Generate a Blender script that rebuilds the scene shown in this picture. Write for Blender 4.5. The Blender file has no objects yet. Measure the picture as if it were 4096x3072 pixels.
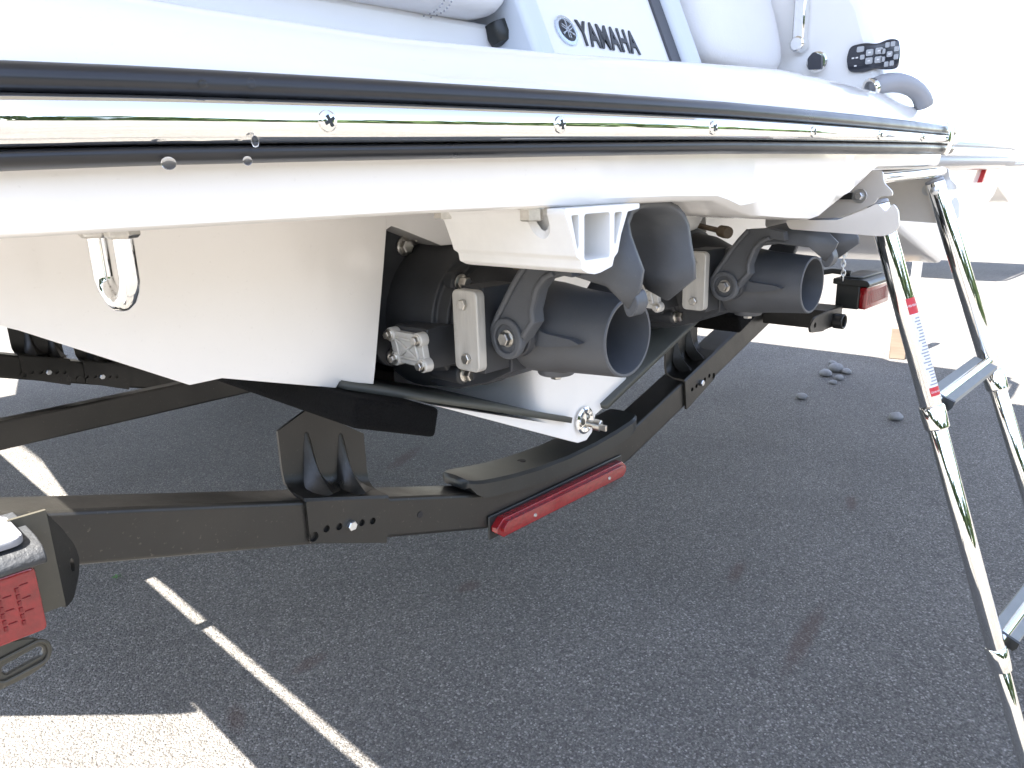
import bpy, bmesh, math, random
from mathutils import Vector, Matrix
random.seed(7)
sc = bpy.context.scene
COL = sc.collection
R = math.radians

# ------------------------------------------------------------------ camera
cd = bpy.data.cameras.new('camera'); cam = bpy.data.objects.new('camera', cd); COL.objects.link(cam)
cam.matrix_world = Matrix(((.69007716, .20975055, -.69267469, 0), (-.72315739, .16157915, -.67151736, 0),
                           (-.02892935, .96431161, .26318475, 1.37), (0, 0, 0, 1)))
cd.sensor_width = 36; cd.lens = 26.04; cd.clip_start = .02; cd.clip_end = 2000
sc.camera = cam

# ------------------------------------------------------------------ sky, sun, exposure
SUN_TRAVEL = Vector((.608, -.02, -1)).normalized()
w = bpy.data.worlds.new('World'); sc.world = w; w.use_nodes = True
nt = w.node_tree
sky = nt.nodes.new('ShaderNodeTexSky'); sky.sky_type = 'NISHITA'; sky.sun_disc = False
sky.sun_elevation = math.asin(-SUN_TRAVEL.z); sky.sun_rotation = math.atan2(-SUN_TRAVEL.x, -SUN_TRAVEL.y)
sky.air_density = 1.0; sky.dust_density = .3; sky.ozone_density = 1.2
bg = nt.nodes['Background']; bg.inputs['Strength'].default_value = .080
hs = nt.nodes.new('ShaderNodeHueSaturation'); hs.inputs['Saturation'].default_value = .70; hs.inputs['Hue'].default_value = .507
nt.links.new(sky.outputs['Color'], hs.inputs['Color']); nt.links.new(hs.outputs[0], bg.inputs['Color'])
sd = bpy.data.lights.new('sun', 'SUN'); sd.energy = 4.1; sd.angle = R(.53); sd.color = (1, .962, .905)
sun = bpy.data.objects.new('sun', sd); COL.objects.link(sun)
sun.rotation_euler = SUN_TRAVEL.to_track_quat('-Z', 'Y').to_euler(); sun.location = (-8, 2, 18)
vs = sc.view_settings; vs.view_transform = 'Standard'; vs.look = 'None'; vs.gamma = 1; vs.exposure = 3.12
vs.use_curve_mapping = False
sc.cycles.max_bounces = 10; sc.cycles.diffuse_bounces = 5; sc.cycles.glossy_bounces = 6

# ------------------------------------------------------------------ materials
def mat(name, col, rough=.5, metal=0, var=0, vscale=8, bump=0, bscale=60, coat=0, stretch=(1, 1, 1), rvar=0, dust=0, aniso=0):
    m = bpy.data.materials.new(name); m.use_nodes = True; t = m.node_tree; L = t.links.new
    b = t.nodes['Principled BSDF']; b.inputs['Base Color'].default_value = (*col, 1)
    b.inputs['Roughness'].default_value = rough; b.inputs['Metallic'].default_value = metal
    b.inputs['Coat Weight'].default_value = coat; b.inputs['Coat Roughness'].default_value = .06
    tc = t.nodes.new('ShaderNodeTexCoord'); mp = t.nodes.new('ShaderNodeMapping'); mp.inputs['Scale'].default_value = stretch
    L(tc.outputs['Object'], mp.inputs['Vector'])
    last = None
    if var or dust or rvar:
        n = t.nodes.new('ShaderNodeTexNoise'); n.inputs['Scale'].default_value = vscale; n.inputs['Detail'].default_value = 6
        n.inputs['Roughness'].default_value = .62
        L(mp.outputs[0], n.inputs['Vector'])
        if var:
            r = t.nodes.new('ShaderNodeMapRange'); r.inputs[1].default_value = .3; r.inputs[2].default_value = .7
            r.inputs[3].default_value = 1 - var; r.inputs[4].default_value = 1 + var
            L(n.outputs[0], r.inputs[0])
            mx = t.nodes.new('ShaderNodeVectorMath'); mx.operation = 'SCALE'; mx.inputs[0].default_value = col
            L(r.outputs[0], mx.inputs['Scale']); L(mx.outputs[0], b.inputs['Base Color']); last = mx.outputs[0]
        if rvar:
            r = t.nodes.new('ShaderNodeMapRange'); r.inputs[1].default_value = .3; r.inputs[2].default_value = .7
            r.inputs[3].default_value = max(.01, rough - rvar); r.inputs[4].default_value = rough + rvar
            L(n.outputs[0], r.inputs[0]); L(r.outputs[0], b.inputs['Roughness'])
    if dust:                                                       # pale specks and a thin film of road dust
        n2 = t.nodes.new('ShaderNodeTexNoise'); n2.inputs['Scale'].default_value = 190; n2.inputs['Detail'].default_value = 3
        L(tc.outputs['Object'], n2.inputs['Vector'])
        n3 = t.nodes.new('ShaderNodeTexNoise'); n3.inputs['Scale'].default_value = 5; n3.inputs['Detail'].default_value = 5
        L(tc.outputs['Object'], n3.inputs['Vector'])
        a = t.nodes.new('ShaderNodeMapRange'); a.inputs[1].default_value = .66; a.inputs[2].default_value = .8; a.inputs[4].default_value = min(.5, dust * 4)
        L(n2.outputs[0], a.inputs[0])
        c = t.nodes.new('ShaderNodeMapRange'); c.inputs[1].default_value = .38; c.inputs[2].default_value = .75; c.inputs[4].default_value = dust
        L(n3.outputs[0], c.inputs[0])
        ad = t.nodes.new('ShaderNodeMath'); ad.operation = 'ADD'; ad.use_clamp = True; L(a.outputs[0], ad.inputs[0]); L(c.outputs[0], ad.inputs[1])
        mm = t.nodes.new('ShaderNodeMix'); mm.data_type = 'RGBA'; mm.inputs[6].default_value = (*col, 1); mm.inputs[7].default_value = (.19, .165, .13, 1)
        if last: L(last, mm.inputs[6])
        L(ad.outputs[0], mm.inputs[0]); L(mm.outputs[2], b.inputs['Base Color'])
    if bump:
        n = t.nodes.new('ShaderNodeTexNoise'); n.inputs['Scale'].default_value = bscale; n.inputs['Detail'].default_value = 4
        L(mp.outputs[0], n.inputs['Vector'])
        bp = t.nodes.new('ShaderNodeBump'); bp.inputs['Strength'].default_value = bump; bp.inputs['Distance'].default_value = .004
        L(n.outputs[0], bp.inputs['Height']); L(bp.outputs[0], b.inputs['Normal'])
    return m

M = {}
M['gel'] = mat('white_gelcoat', (.85, .825, .79), .17, var=.025, vscale=5, coat=.35, rvar=.04, dust=.022)
M['deck'] = mat('white_deck_gelcoat', (.80, .80, .80), .28, var=.02, vscale=4)
M['vinyl'] = mat('white_vinyl', (.72, .72, .73), .5, var=.02, vscale=10, bump=.15, bscale=240)
M['bluegrey'] = mat('pale_blue_grey_plastic', (.60, .65, .71), .4)
M['rubber'] = mat('black_rubber', (.018, .019, .022), .33, var=.15, vscale=12, rvar=.06)
M['chrome'] = mat('polished_stainless', (.82, .82, .81), .035, 1, rvar=.015, vscale=40)
M['steel'] = mat('stainless_bolt', (.55, .53, .49), .28, 1, var=.12, vscale=150)
M['zincbolt'] = mat('zinc_plated_bolt', (.62, .64, .66), .3, 1)
M['jet'] = mat('dark_grey_jet_paint', (.072, .077, .085), .46, var=.18, vscale=9, bump=.05, bscale=300, rvar=.08, dust=.06)
M['jetin'] = mat('black_pump_paint', (.029, .031, .035), .5, var=.2, vscale=12)
M['anode'] = mat('zinc_anode', (.5, .485, .45), .5, .35, var=.16, vscale=60, bump=.25, bscale=160, stretch=(1, 1, .12))
M['cast'] = mat('cast_aluminium', (.58, .57, .54), .45, .3, var=.08, vscale=40, bump=.1, bscale=120)
M['hitch'] = mat('white_painted_aluminium', (.78, .775, .75), .4, var=.03, vscale=30)
M['trailer'] = mat('black_powder_coat', (.0125, .012, .0105), .36, var=.2, vscale=14, bump=.06, bscale=420, rvar=.1, dust=.08)
M['carpet'] = mat('black_bunk_carpet', (.006, .006, .0062), 1.0, var=.4, vscale=220, bump=.9, bscale=420)
M['pad'] = mat('black_moulded_plastic', (.013, .0155, .0155), .34, var=.2, vscale=18, rvar=.03, dust=.05)
M['plate'] = mat('grey_ride_plate', (.075, .078, .068), .5, var=.1, vscale=20)
M['void'] = mat('near_black_recess', (.012, .012, .014), .6)  # even near-black for the tunnel ends and the hole discs
M['brown'] = mat('brown_rubber_boot', (.16, .12, .08), .6, var=.2, vscale=50)
M['olive'] = mat('lit_olive_dusty_bracket', (.05, .046, .033), .45, var=.2, vscale=25, dust=.2)  # olive tone paints in the light falling here; dust specks are its own
M['capgrey'] = mat('weathered_grey_lamp_cap', (.03, .032, .035), .55, var=.3, vscale=40, bump=.35, bscale=260, dust=.05)
M['padwhite'] = mat('white_step_insert', (.24, .24, .255), .4)
M['ink'] = mat('black_lettering', (.02, .024, .03), .35)
M['slotgrey'] = mat('dark_grey_slot', (.075, .08, .095), .5)
M['badge'] = mat('silver_badge', (.62, .70, .80), .25, .7)
M['red'] = mat('red_print', (.55, .03, .04), .4)
M['label'] = mat('white_label', (.75, .75, .76), .35)
M['step'] = mat('grey_step_plastic', (.22, .23, .22), .5, var=.06, vscale=30)
M['remote'] = mat('black_gloss_plastic', (.035, .038, .05), .12)
M['button'] = mat('grey_rubber_button', (.42, .44, .47), .5)
M['greyhandle'] = mat('grey_plastic_handle', (.30, .31, .34), .35)
M['tyre'] = mat('tyre_rubber', (.012, .012, .012), .8, bump=.3, bscale=60)
M['canvas'] = mat('beige_canvas', (.55, .53, .48), .85)
M['wood'] = mat('weathered_timber', (.15, .115, .085), .8, var=.25, vscale=12, stretch=(1, .15, 1), bump=.3, bscale=40)
M['stone'] = mat('grey_pebble', (.25, .245, .24), .8, var=.2, vscale=40)
M['leafy'] = mat('green_leaf', (.06, .17, .03), .6)
M['hedge'] = mat('tree_foliage', (.075, .118, .04), .8, var=.45, vscale=.6)
M['trunk'] = mat('tree_bark', (.10, .075, .05), .9)
M['redhull'] = mat('red_stripe_paint', (.6, .05, .06), .3)

M['carpet'].node_tree.nodes['Principled BSDF'].inputs['Specular IOR Level'].default_value = .12
def redlens():
    m = mat('red_lamp_lens', (.25, .007, .010), .14, var=.25, vscale=90, coat=.6, bump=.12, bscale=160)
    b = m.node_tree.nodes['Principled BSDF']; b.inputs['Transmission Weight'].default_value = .12
    return m
M['lens'] = redlens()
M['lensdark'] = mat('dark_red_lens_cell', (.16, .01, .012), .2)
def waterm():
    m = bpy.data.materials.new('water'); m.use_nodes = True; b = m.node_tree.nodes['Principled BSDF']
    b.inputs['Transmission Weight'].default_value = 1; b.inputs['IOR'].default_value = 1.33; b.inputs['Roughness'].default_value = .02
    return m
M['water'] = waterm()

def asphalt():
    m = bpy.data.materials.new('asphalt'); m.use_nodes = True; t = m.node_tree; L = t.links.new; N = t.nodes.new
    b = t.nodes['Principled BSDF']; b.inputs['Roughness'].default_value = .82; b.inputs['Specular IOR Level'].default_value = .3
    tc = N('ShaderNodeTexCoord')
    def vor(s, feat='F1'):
        v = N('ShaderNodeTexVoronoi'); v.inputs['Scale'].default_value = s; v.feature = feat; L(tc.outputs['Object'], v.inputs['Vector']); return v
    def noi(s, d=5, r=.6):
        n = N('ShaderNodeTexNoise'); n.inputs['Scale'].default_value = s; n.inputs['Detail'].default_value = d; n.inputs['Roughness'].default_value = r
        L(tc.outputs['Object'], n.inputs['Vector']); return n
    def mr(i, a, c, d, e):
        r = N('ShaderNodeMapRange'); r.inputs[1].default_value = a; r.inputs[2].default_value = c; r.inputs[3].default_value = d; r.inputs[4].default_value = e
        L(i, r.inputs[0]); return r.outputs[0]
    def mth(op, a, c):
        x = N('ShaderNodeMath'); x.operation = op
        for i, q in enumerate((a, c)):
            if isinstance(q, (int, float)): x.inputs[i].default_value = q
            else: L(q, x.inputs[i])
        return x.outputs[0]
    v1 = vor(185); v2 = vor(85)
    sep = N('ShaderNodeSeparateColor'); L(v1.outputs['Color'], sep.inputs[0])
    sep2 = N('ShaderNodeSeparateColor'); L(v2.outputs['Color'], sep2.inputs[0])
    stone = mr(sep.outputs[0], 0, 1, .55, 1.25)
    bright = mr(sep.outputs[1], .80, 1.0, 0, 1.15)
    core = mr(v1.outputs['Distance'], .1, .55, 1.08, .74)
    big = mth('MULTIPLY', mr(sep2.outputs[0], .92, .96, 0, .9), mr(v2.outputs['Distance'], .15, .34, 1, 0))
    tone = mr(noi(1.3).outputs[0], .3, .7, .86, 1.14)
    fine = mr(noi(420, 2).outputs[0], .25, .75, .8, 1.2)
    val = mth('MULTIPLY', mth('ADD', mth('MULTIPLY', mth('ADD', stone, bright), core), big), mth('MULTIPLY', tone, fine))
    # oil and rust stains, each with its own place and size
    stains = [(2.03, .75, .24, .035, R(-172)), (2.25, 1.09, .10, .03, R(15)), (.94, 1.79, .07, .03, R(5)), (2.20, 2.93, .2, .05, R(25)),
              (.68, 1.73, .07, .03, R(70)), (1.55, 1.75, .06, .04, 0), (2.6, 1.9, .12, .03, R(10)), (3.1, 1.0, .1, .03, R(20))]
    tot = None
    for x, y, a, c, an in stains:
        mp = N('ShaderNodeMapping'); mp.vector_type = 'TEXTURE'; mp.inputs['Location'].default_value = (x, y, 0)
        mp.inputs['Rotation'].default_value = (0, 0, an); mp.inputs['Scale'].default_value = (a, c, 1); L(tc.outputs['Object'], mp.inputs['Vector'])
        nz = N('ShaderNodeVectorMath'); nz.operation = 'ADD'; nn = noi(26, 6, .7)
        L(mp.outputs[0], nz.inputs[0]); sc_ = N('ShaderNodeVectorMath'); sc_.operation = 'SCALE'; sc_.inputs['Scale'].default_value = .9
        L(nn.outputs['Color'], sc_.inputs[0]); L(sc_.outputs[0], nz.inputs[1])
        ln = N('ShaderNodeVectorMath'); ln.operation = 'DISTANCE'; ln.inputs[1].default_value = (.45, .45, .45); L(nz.outputs[0], ln.inputs[0])
        k = mr(ln.outputs['Value'], .45, 1.05, .5, 0)
        tot = k if tot is None else mth('MAXIMUM', tot, k)
    mul = N('ShaderNodeVectorMath'); mul.operation = 'SCALE'; mul.inputs[0].default_value = (.172, .160, .145); L(val, mul.inputs['Scale'])
    mx = N('ShaderNodeMix'); mx.data_type = 'RGBA'; mx.inputs[7].default_value = (.080, .046, .034, 1)
    L(tot, mx.inputs[0]); L(mul.outputs[0], mx.inputs[6]); L(mx.outputs[2], b.inputs['Base Color'])
    bp = N('ShaderNodeBump'); bp.inputs['Strength'].default_value = .8; bp.inputs['Distance'].default_value = .007
    h = mth('ADD', mth('MULTIPLY', v1.outputs['Distance'], -1.0), mth('MULTIPLY', noi(240, 3).outputs[0], .6)); L(h, bp.inputs['Height']); L(bp.outputs[0], b.inputs['Normal'])
    return m
M['asphalt'] = asphalt()

# ------------------------------------------------------------------ mesh helpers
def frame(d):
    d = Vector(d).normalized(); a = Vector((0, 0, 1)) if abs(d.z) < .9 else Vector((1, 0, 0))
    u = d.cross(a).normalized(); return u, d.cross(u).normalized(), d
class MB:
    def __init__(s): s.v = []; s.f = []
    def add(s, vs_, fs):
        o = len(s.v); s.v += [tuple(p) for p in vs_]; s.f += [tuple(i + o for i in f) for f in fs]; return s
    def box(s, a, b):
        x0, y0, z0 = a; x1, y1, z1 = b
        return s.add([(x0, y0, z0), (x1, y0, z0), (x1, y1, z0), (x0, y1, z0), (x0, y0, z1), (x1, y0, z1), (x1, y1, z1), (x0, y1, z1)],
                     [(0, 3, 2, 1), (4, 5, 6, 7), (0, 1, 5, 4), (1, 2, 6, 5), (2, 3, 7, 6), (3, 0, 4, 7)])
    def prism(s, poly, axis, a, b):
        n = len(poly)
        def P(p, k):
            return (k, p[0], p[1]) if axis == 'X' else (p[0], k, p[1]) if axis == 'Y' else (p[0], p[1], k)
        return s.add([P(p, a) for p in poly] + [P(p, b) for p in poly],
                     [tuple(range(n))[::-1], tuple(range(n, 2 * n))] + [(i, (i + 1) % n, n + (i + 1) % n, n + i) for i in range(n)])
    def loft(s, rows, closed=False, caps=False, ring=False):
        n = len(rows[0]); m = len(rows); f = []
        for i in range(m if ring else m - 1):
            for j in range(n if closed else n - 1):
                f.append((i * n + j, i * n + (j + 1) % n, ((i + 1) % m) * n + (j + 1) % n, ((i + 1) % m) * n + j))
        if caps: f += [tuple(range(n))[::-1], tuple(range((m - 1) * n, m * n))]
        return s.add([p for r in rows for p in r], f)
    def tube(s, path, r, n=16, caps=True):
        P = [Vector(p) for p in path]; rs = r if isinstance(r, (list, tuple)) else [r] * len(P); rows = []
        u = None
        for i, p in enumerate(P):
            if i == 0: d = P[1] - P[0]
            elif i == len(P) - 1: d = P[-1] - P[-2]
            else: d = (P[i + 1] - P[i]).normalized() + (P[i] - P[i - 1]).normalized()
            if d.length < 1e-9: d = rows and last_d or Vector((0, 0, 1))
            d.normalize(); last_d = d
            if u is None: u, v, _ = frame(d)
            else: u = (u - d * u.dot(d)).normalized(); v = d.cross(u)
            rows.append([p + (u * math.cos(2 * math.pi * k / n) + v * math.sin(2 * math.pi * k / n)) * rs[i] for k in range(n)])
        return s.loft(rows, True, caps)
    def lathe(s, o, d, prof, n=32, caps=True):                      # prof: (distance along d, radius)
        u, v, d = frame(d); o = Vector(o)
        rows = [[o + d * h + (u * math.cos(2 * math.pi * k / n) + v * math.sin(2 * math.pi * k / n)) * r for k in range(n)] for h, r in prof]
        return s.loft(rows, True, caps)
    def bolt(s, o, d, r=.011, h=.009, flange=True, mark=True):
        d = Vector(d).normalized(); o = Vector(o); q = 0
        if flange: s.lathe(o, d, [(0, r * 1.38), (r * .22, r * 1.36), (r * .34, r * 1.15)], 18); q = r * .3
        s.lathe(o + d * q, d, [(0, r), (h * .85, r), (h, r * .84)], 6)
        return s
    def sphere(s, c, r, n=10, m=7, sc_=(1, 1, 1)):
        rows = []
        for i in range(m + 1):
            a = math.pi * i / m
            rows.append([(c[0] + r * sc_[0] * math.sin(a) * math.cos(2 * math.pi * k / n), c[1] + r * sc_[1] * math.sin(a) * math.sin(2 * math.pi * k / n), c[2] + r * sc_[2] * math.cos(a)) for k in range(n)])
        return s.loft(rows, True)
    def plate(s, outline, holes, t, mw, bevel=0):                   # 2-D outline with holes, thickened, placed by matrix mw
        cu = bpy.data.curves.new('tmp', 'CURVE'); cu.dimensions = '2D'; cu.fill_mode = 'BOTH'; cu.extrude = max(t / 2 - bevel, 0); cu.bevel_depth = bevel; cu.bevel_resolution = 1
        cu.offset = -bevel
        for pts in [outline] + list(holes):
            sp = cu.splines.new('POLY'); sp.points.add(len(pts) - 1); sp.use_cyclic_u = True
            for q, p in zip(sp.points, pts): q.co = (p[0], p[1], 0, 1)
        return s.curve(cu, mw)
    def curve(s, cu, mw):
        o = bpy.data.objects.new('tmp', cu); COL.objects.link(o); me = bpy.data.meshes.new_from_object(o)
        s.add([mw @ v.co for v in me.vertices], [tuple(p.vertices) for p in me.polygons])
        bpy.data.objects.remove(o); bpy.data.curves.remove(cu); bpy.data.meshes.remove(me); return s
    def mesh(s, name, smooth=35):
        me = bpy.data.meshes.new(name); me.from_pydata(s.v, [], s.f)
        bm = bmesh.new(); bm.from_mesh(me); bmesh.ops.remove_doubles(bm, verts=bm.verts, dist=1e-5)
        bmesh.ops.recalc_face_normals(bm, faces=bm.faces); bm.to_mesh(me); bm.free()
        if smooth: me.polygons.foreach_set('use_smooth', [True] * len(me.polygons)); me.set_sharp_from_angle(angle=R(smooth))
        return me
    def build(s, name, m, parent=None, bevel=0, seg=2, smooth=35, subd=0, solid=0):
        o = bpy.data.objects.new(name, s.mesh(name, smooth)); COL.objects.link(o); o.data.materials.append(M[m] if isinstance(m, str) else m)
        if solid:
            d = o.modifiers.new('solid', 'SOLIDIFY'); d.thickness = solid; d.offset = 0
        if bevel:
            d = o.modifiers.new('bevel', 'BEVEL'); d.width = bevel; d.segments = seg; d.limit_method = 'ANGLE'; d.angle_limit = R(28); d.harden_normals = False
        if subd:
            d = o.modifiers.new('sub', 'SUBSURF'); d.levels = subd; d.render_levels = subd
        if parent: attach(o, parent)
        return o
def attach(o, parent):
    o.parent = parent
    o.matrix_parent_inverse = Matrix.Translation(parent.location).inverted() if parent.type == 'EMPTY' else Matrix.Identity(4)
def tag(o, label, cat, group=None):
    o['label'] = label; o['category'] = cat
    if group: o['group'] = group
    return o
def thing(name, loc, label, cat, group=None):
    o = bpy.data.objects.new(name, None); COL.objects.link(o); o.location = loc; o.empty_display_size = .1
    return tag(o, label, cat, group)
MY = Matrix(((1, 0, 0, 0), (0, 0, -1, 0), (0, 1, 0, 0), (0, 0, 0, 1)))      # local (x, y) -> world (X, Z), local z -> -Y
MX = Matrix(((0, 0, 1, 0), (1, 0, 0, 0), (0, 1, 0, 0), (0, 0, 0, 1)))       # local (x, y) -> world (Y, Z), local z -> X
def T(x, y, z): return Matrix.Translation((x, y, z))
def circ(x, y, r, n=14): return [(x + r * math.cos(2 * math.pi * k / n), y + r * math.sin(2 * math.pi * k / n)) for k in range(n)]
def rrect(x0, y0, x1, y1, r, n=4):
    out = []
    for cx, cy, a in ((x1 - r, y1 - r, 0), (x0 + r, y1 - r, 90), (x0 + r, y0 + r, 180), (x1 - r, y0 + r, 270)):
        out += [(cx + r * math.cos(R(a + 90 * k / n)), cy + r * math.sin(R(a + 90 * k / n))) for k in range(n + 1)]
    return out
def rpoly(pts, r, n=4):                                             # polygon with rounded corners
    out = []; N = len(pts)
    for i in range(N):
        p = Vector(pts[i][:2]); a = Vector(pts[i - 1][:2]) - p; b = Vector(pts[(i + 1) % N][:2]) - p
        k = min(r, a.length * .45, b.length * .45); a = p + a.normalized() * k; b = p + b.normalized() * k
        for j in range(n + 1):
            t = j / n; q = a * (1 - t) ** 2 + p * 2 * t * (1 - t) + b * t * t; out.append((q.x, q.y))
    return out
def interp(tab, x):
    if x <= tab[0][0]: return tab[0][1]
    for (a, p), (b, q) in zip(tab, tab[1:]):
        if x <= b:
            t = (x - a) / (b - a); return p + (q - p) * t
    return tab[-1][1]
XC = 1.195                                                          # centreline of boat and trailer
def mir(x): return 2 * XC - x

# ------------------------------------------------------------------ ground
g = MB().add([(-150, -150, 0), (150, -150, 0), (150, 150, 0), (-150, 150, 0)], [(0, 1, 2, 3)]).build('ground', 'asphalt', smooth=0); g['kind'] = 'structure'

# ------------------------------------------------------------------ the boat
boat = thing('jet_boat', (XC, .95, .9), 'white twin jet boat seen at its stern, resting on the black trailer', 'boat')
# path of the sheer line seen from above, port bow -> stern -> starboard bow
half = [(8.4, .03), (7.7, .35), (7.0, .62), (6.0, .88), (5.1, 1.05), (4.4, 1.102), (3.84, 1.142), (3.2, 1.172), (2.7, 1.187), (2.0, 1.192), (1.4, 1.192), (1.0, 1.192), (.80, 1.192)]
def stern_y(x): return .575 - .05 * (1 - min(1.1, abs(x - XC) / 1.055) ** 2)
path = [(XC - h, y) for y, h in half]
yc = stern_y(.173)
for k in range(0, 10):
    a = R(180 + 10 * k); path.append((.173 + .17 * math.cos(a), yc + .17 + .17 * math.sin(a)))
path += [(.173 + 2.044 * k / 60, stern_y(.173 + 2.044 * k / 60)) for k in range(0, 61)]
path += [(mir(x), y) for x, y in path[:len(half) + 10][::-1]]
seen = []; [seen.append(p) for p in path if not seen or (Vector(p) - Vector(seen[-1])).length > .004]; path = seen
ZCT = [(-.02, 1.411), (.12, 1.4155), (.22, 1.4185), (.37, 1.421), (.65, 1.4255), (.96, 1.430), (1.28, 1.4325), (1.61, 1.435), (2.15, 1.440)]
ZTT = [(0, 1.535), (.15, 1.53), (.3, 1.522), (.5, 1.517), (.76, 1.523), (1.33, 1.550), (2.0, 1.548), (2.2, 1.545)]
ZBT = [(.1, 1.343), (.46, 1.343), (.88, 1.338), (1.0, 1.334), (1.054, 1.319), (1.13, 1.305), (1.265, 1.294), (1.375, 1.287), (1.392, 1.288), (1.643, 1.371), (1.66, 1.376), (2.2, 1.378)]
def normal(i):
    a = Vector(path[max(i - 1, 0)]); b = Vector(path[min(i + 1, len(path) - 1)]); d = (b - a).normalized()
    return Vector((d.y, -d.x)) * (1 if True else 1)
NRM = [normal(i) for i in range(len(path))]
if NRM[len(path) // 2].y > 0: NRM = [-n for n in NRM]
def bowrise(y): return .16 * max(0, (y - 2) / 6) ** 2
def sweep(prof, i0=0, i1=None, fz=None):
    rows = []
    for i in range(i0, i1 or len(path)):
        x, y = path[i]; n = NRM[i]; zc = interp(ZCT, x) + bowrise(y)
        rows.append([(x + n.x * o, y + n.y * o, zc + dz) for o, dz in prof])
    return rows
# side hull and bottom
stat = []
for y, h in [(1.26, 1.03), (2.0, 1.10), (2.7, 1.12), (3.84, 1.09), (5.1, .98), (6.0, .82), (7.0, .57), (7.6, .33), (8.1, .03)]:
    k = max(0, (y - 2.5) / 5.6); s_ = h / 1.03; up = .5 * k ** 2.2
    half_s = [(1.03, 1.40), (1.03, 1.245), (.99, 1.228), (.817, 1.127), (.773, 1.127), (0, .835)]
    row = [(XC - a * s_, y, z + (up * (1.4 - z) / .565 if z < 1.4 else bowrise(y))) for a, z in half_s]
    row += [(mir(p[0]), p[1], p[2]) for p in row[:-1][::-1]]
    stat.append(row)
hb = MB().loft(stat, False); n0 = len(stat[0])
hb.add(stat[0], [tuple(range(n0))]) if False else None
left = [(.165, 1.36), (.165, 1.245), (.2025, 1.228), (.378, 1.127), (.422, 1.127), (.595, 1.075), (.603, 1.084), (.608, 1.082), (.664, 1.066), (.6695, 1.09), (.700, 1.245), (.712, 1.309), (.712, 1.36)]
hb.prism(left, 'Y', .95, 1.262); hb.prism([(mir(x), z) for x, z in left], 'Y', .95, 1.262)
hb.prism([(.7115, 1.36), (.7115, 1.304), (.722, 1.309), (.735, 1.305), (.822, 1.271), (.87, 1.270), (1.05, 1.275), (1.05, 1.36)], 'Y', .951, 1.262)
hb.prism([(mir(a), b) for a, b in [(.7115, 1.36), (.7115, 1.304), (.722, 1.309), (.735, 1.305), (.822, 1.271), (.87, 1.270), (1.05, 1.275), (1.05, 1.36)]], 'Y', .951, 1.262)
hull = hb.build('hull', 'gel', boat, bevel=.007, seg=3)
kpod = [(.83, .9865), (.78, 1.004), (1.150, .835), (1.175, .824), (1.205, .822), (1.225, .835), (1.236, .872), (1.30, .892), (1.352, .93), (1.352, 1.355)]
kb = MB().loft([[(x, y, 1.355), (x, y, .906 - (x - 1.045) * .36)] + [(a, y, b) for a, b in kpod] for y, x in ((.947, 1.085), (.9485, 1.073), (.953, 1.063), (.961, 1.054), (.975, 1.048), (.995, 1.045), (1.41, 1.045))], True, True)
kb.build('keel_pod', 'gel', boat, bevel=.006, seg=3)
# near-black sheets across the tunnels behind the pumps
for s in (0, 1):
    f = (lambda x: x) if not s else mir
    MB().add([(f(.60), 1.42, 1.10), (f(1.06), 1.42, .93), (f(1.06), 1.42, 1.40), (f(.60), 1.42, 1.40)], [(0, 1, 2, 3)]).build('tunnel_wall', 'void', boat, solid=.004)
    rp = MB().add([(f(.603), .93, 1.080), (f(1.135), .93, .889), (f(1.135), 1.25, .884), (f(.603), 1.25, 1.075)], [(0, 1, 2, 3)]).build('ride_plate', 'plate', boat, solid=.012)
# stern rail: platform moulding, chrome strip between two black rubber strips
rows = []
for i, (x, y) in enumerate(path):
    n = NRM[i]; zc = interp(ZCT, x) + bowrise(y); zt = interp(ZTT, x) + bowrise(y)
    zb = interp(ZBT, x) if y < .62 else (1.343 if x < XC else 1.376); zb = zb + (bowrise(y) + .02 if y > 1.2 else 0)
    pod = max(0, min(1, (1.345 - zb) / .05)); zk = max(zb + .006, 1.338 - .03 * (1 - pod)) if zb < 1.34 else zb + .012
    prof = [(-.34, zt + .02), (-.15, zt + .006), (-.115, zt), (-.095, zt - .004), (-.075, zt - .013), (-.055, zt - .026), (-.035, zt - .045), (-.02, zc + .043), (-.012, zc + .03),
            (-.012, zc), (-.013, zc - .032), (-.014, max(zk, zb + .008)), (-.017 - .014 * pod, zb + .003), (-.022 - .016 * pod, zb), (-.16, zb + .001), (-.40, zb + .03 * pod)]
    rows.append([(x + n.x * o, y + n.y * o, z) for o, z in prof])
MB().loft(rows).build('swim_platform', 'gel', boat, smooth=33)
deck_poly = [(x - n.x * .14 * 1, y - n.y * .14) for (x, y), n in zip(path, NRM)][2:-2]
MB().add([(x, y, 1.50) for x, y in deck_poly], [tuple(range(len(deck_poly)))]).build('deck', 'deck', boat, smooth=0)
def rail_rows(kind):
    out = []
    for i in range(len(path)):
        x, y = path[i]; n = NRM[i]; zc = interp(ZCT, x) + bowrise(y); t = max(0, min(1, (x - .4) / 1.5))
        ch = .0166 - .0060 * t; top = .0365 - .0015 * t; bot = .0298 + .004 * t
        if kind == 'chrome': prof = [(0, ch), (.008, ch * .99)] + [(.012 + .0125 * math.cos(R(a)), ch * .965 * math.sin(R(a)) / math.sin(R(75))) for a in range(75, -76, -15)] + [(.008, -ch * .99), (0, -ch)]
        else:
            e, sg = (top, 1) if kind == 'up' else (bot, -1); w_ = e - ch - .0002
            prof = [(o, sg * (ch + .0002 + w_ * q)) for o, q in ((-.014, .97), (-.004, 1), (.006, .96), (.0125, .80), (.0165, .55), (.017, .31), (.0145, .13), (.011, .02), (.002, 0))]
        out.append([(x + n.x * o, y + n.y * o, zc + dz) for o, dz in prof])
    return out
cut = [i for i, p in enumerate(path) if p[0] > 2.09 and p[1] < .66]
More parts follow.
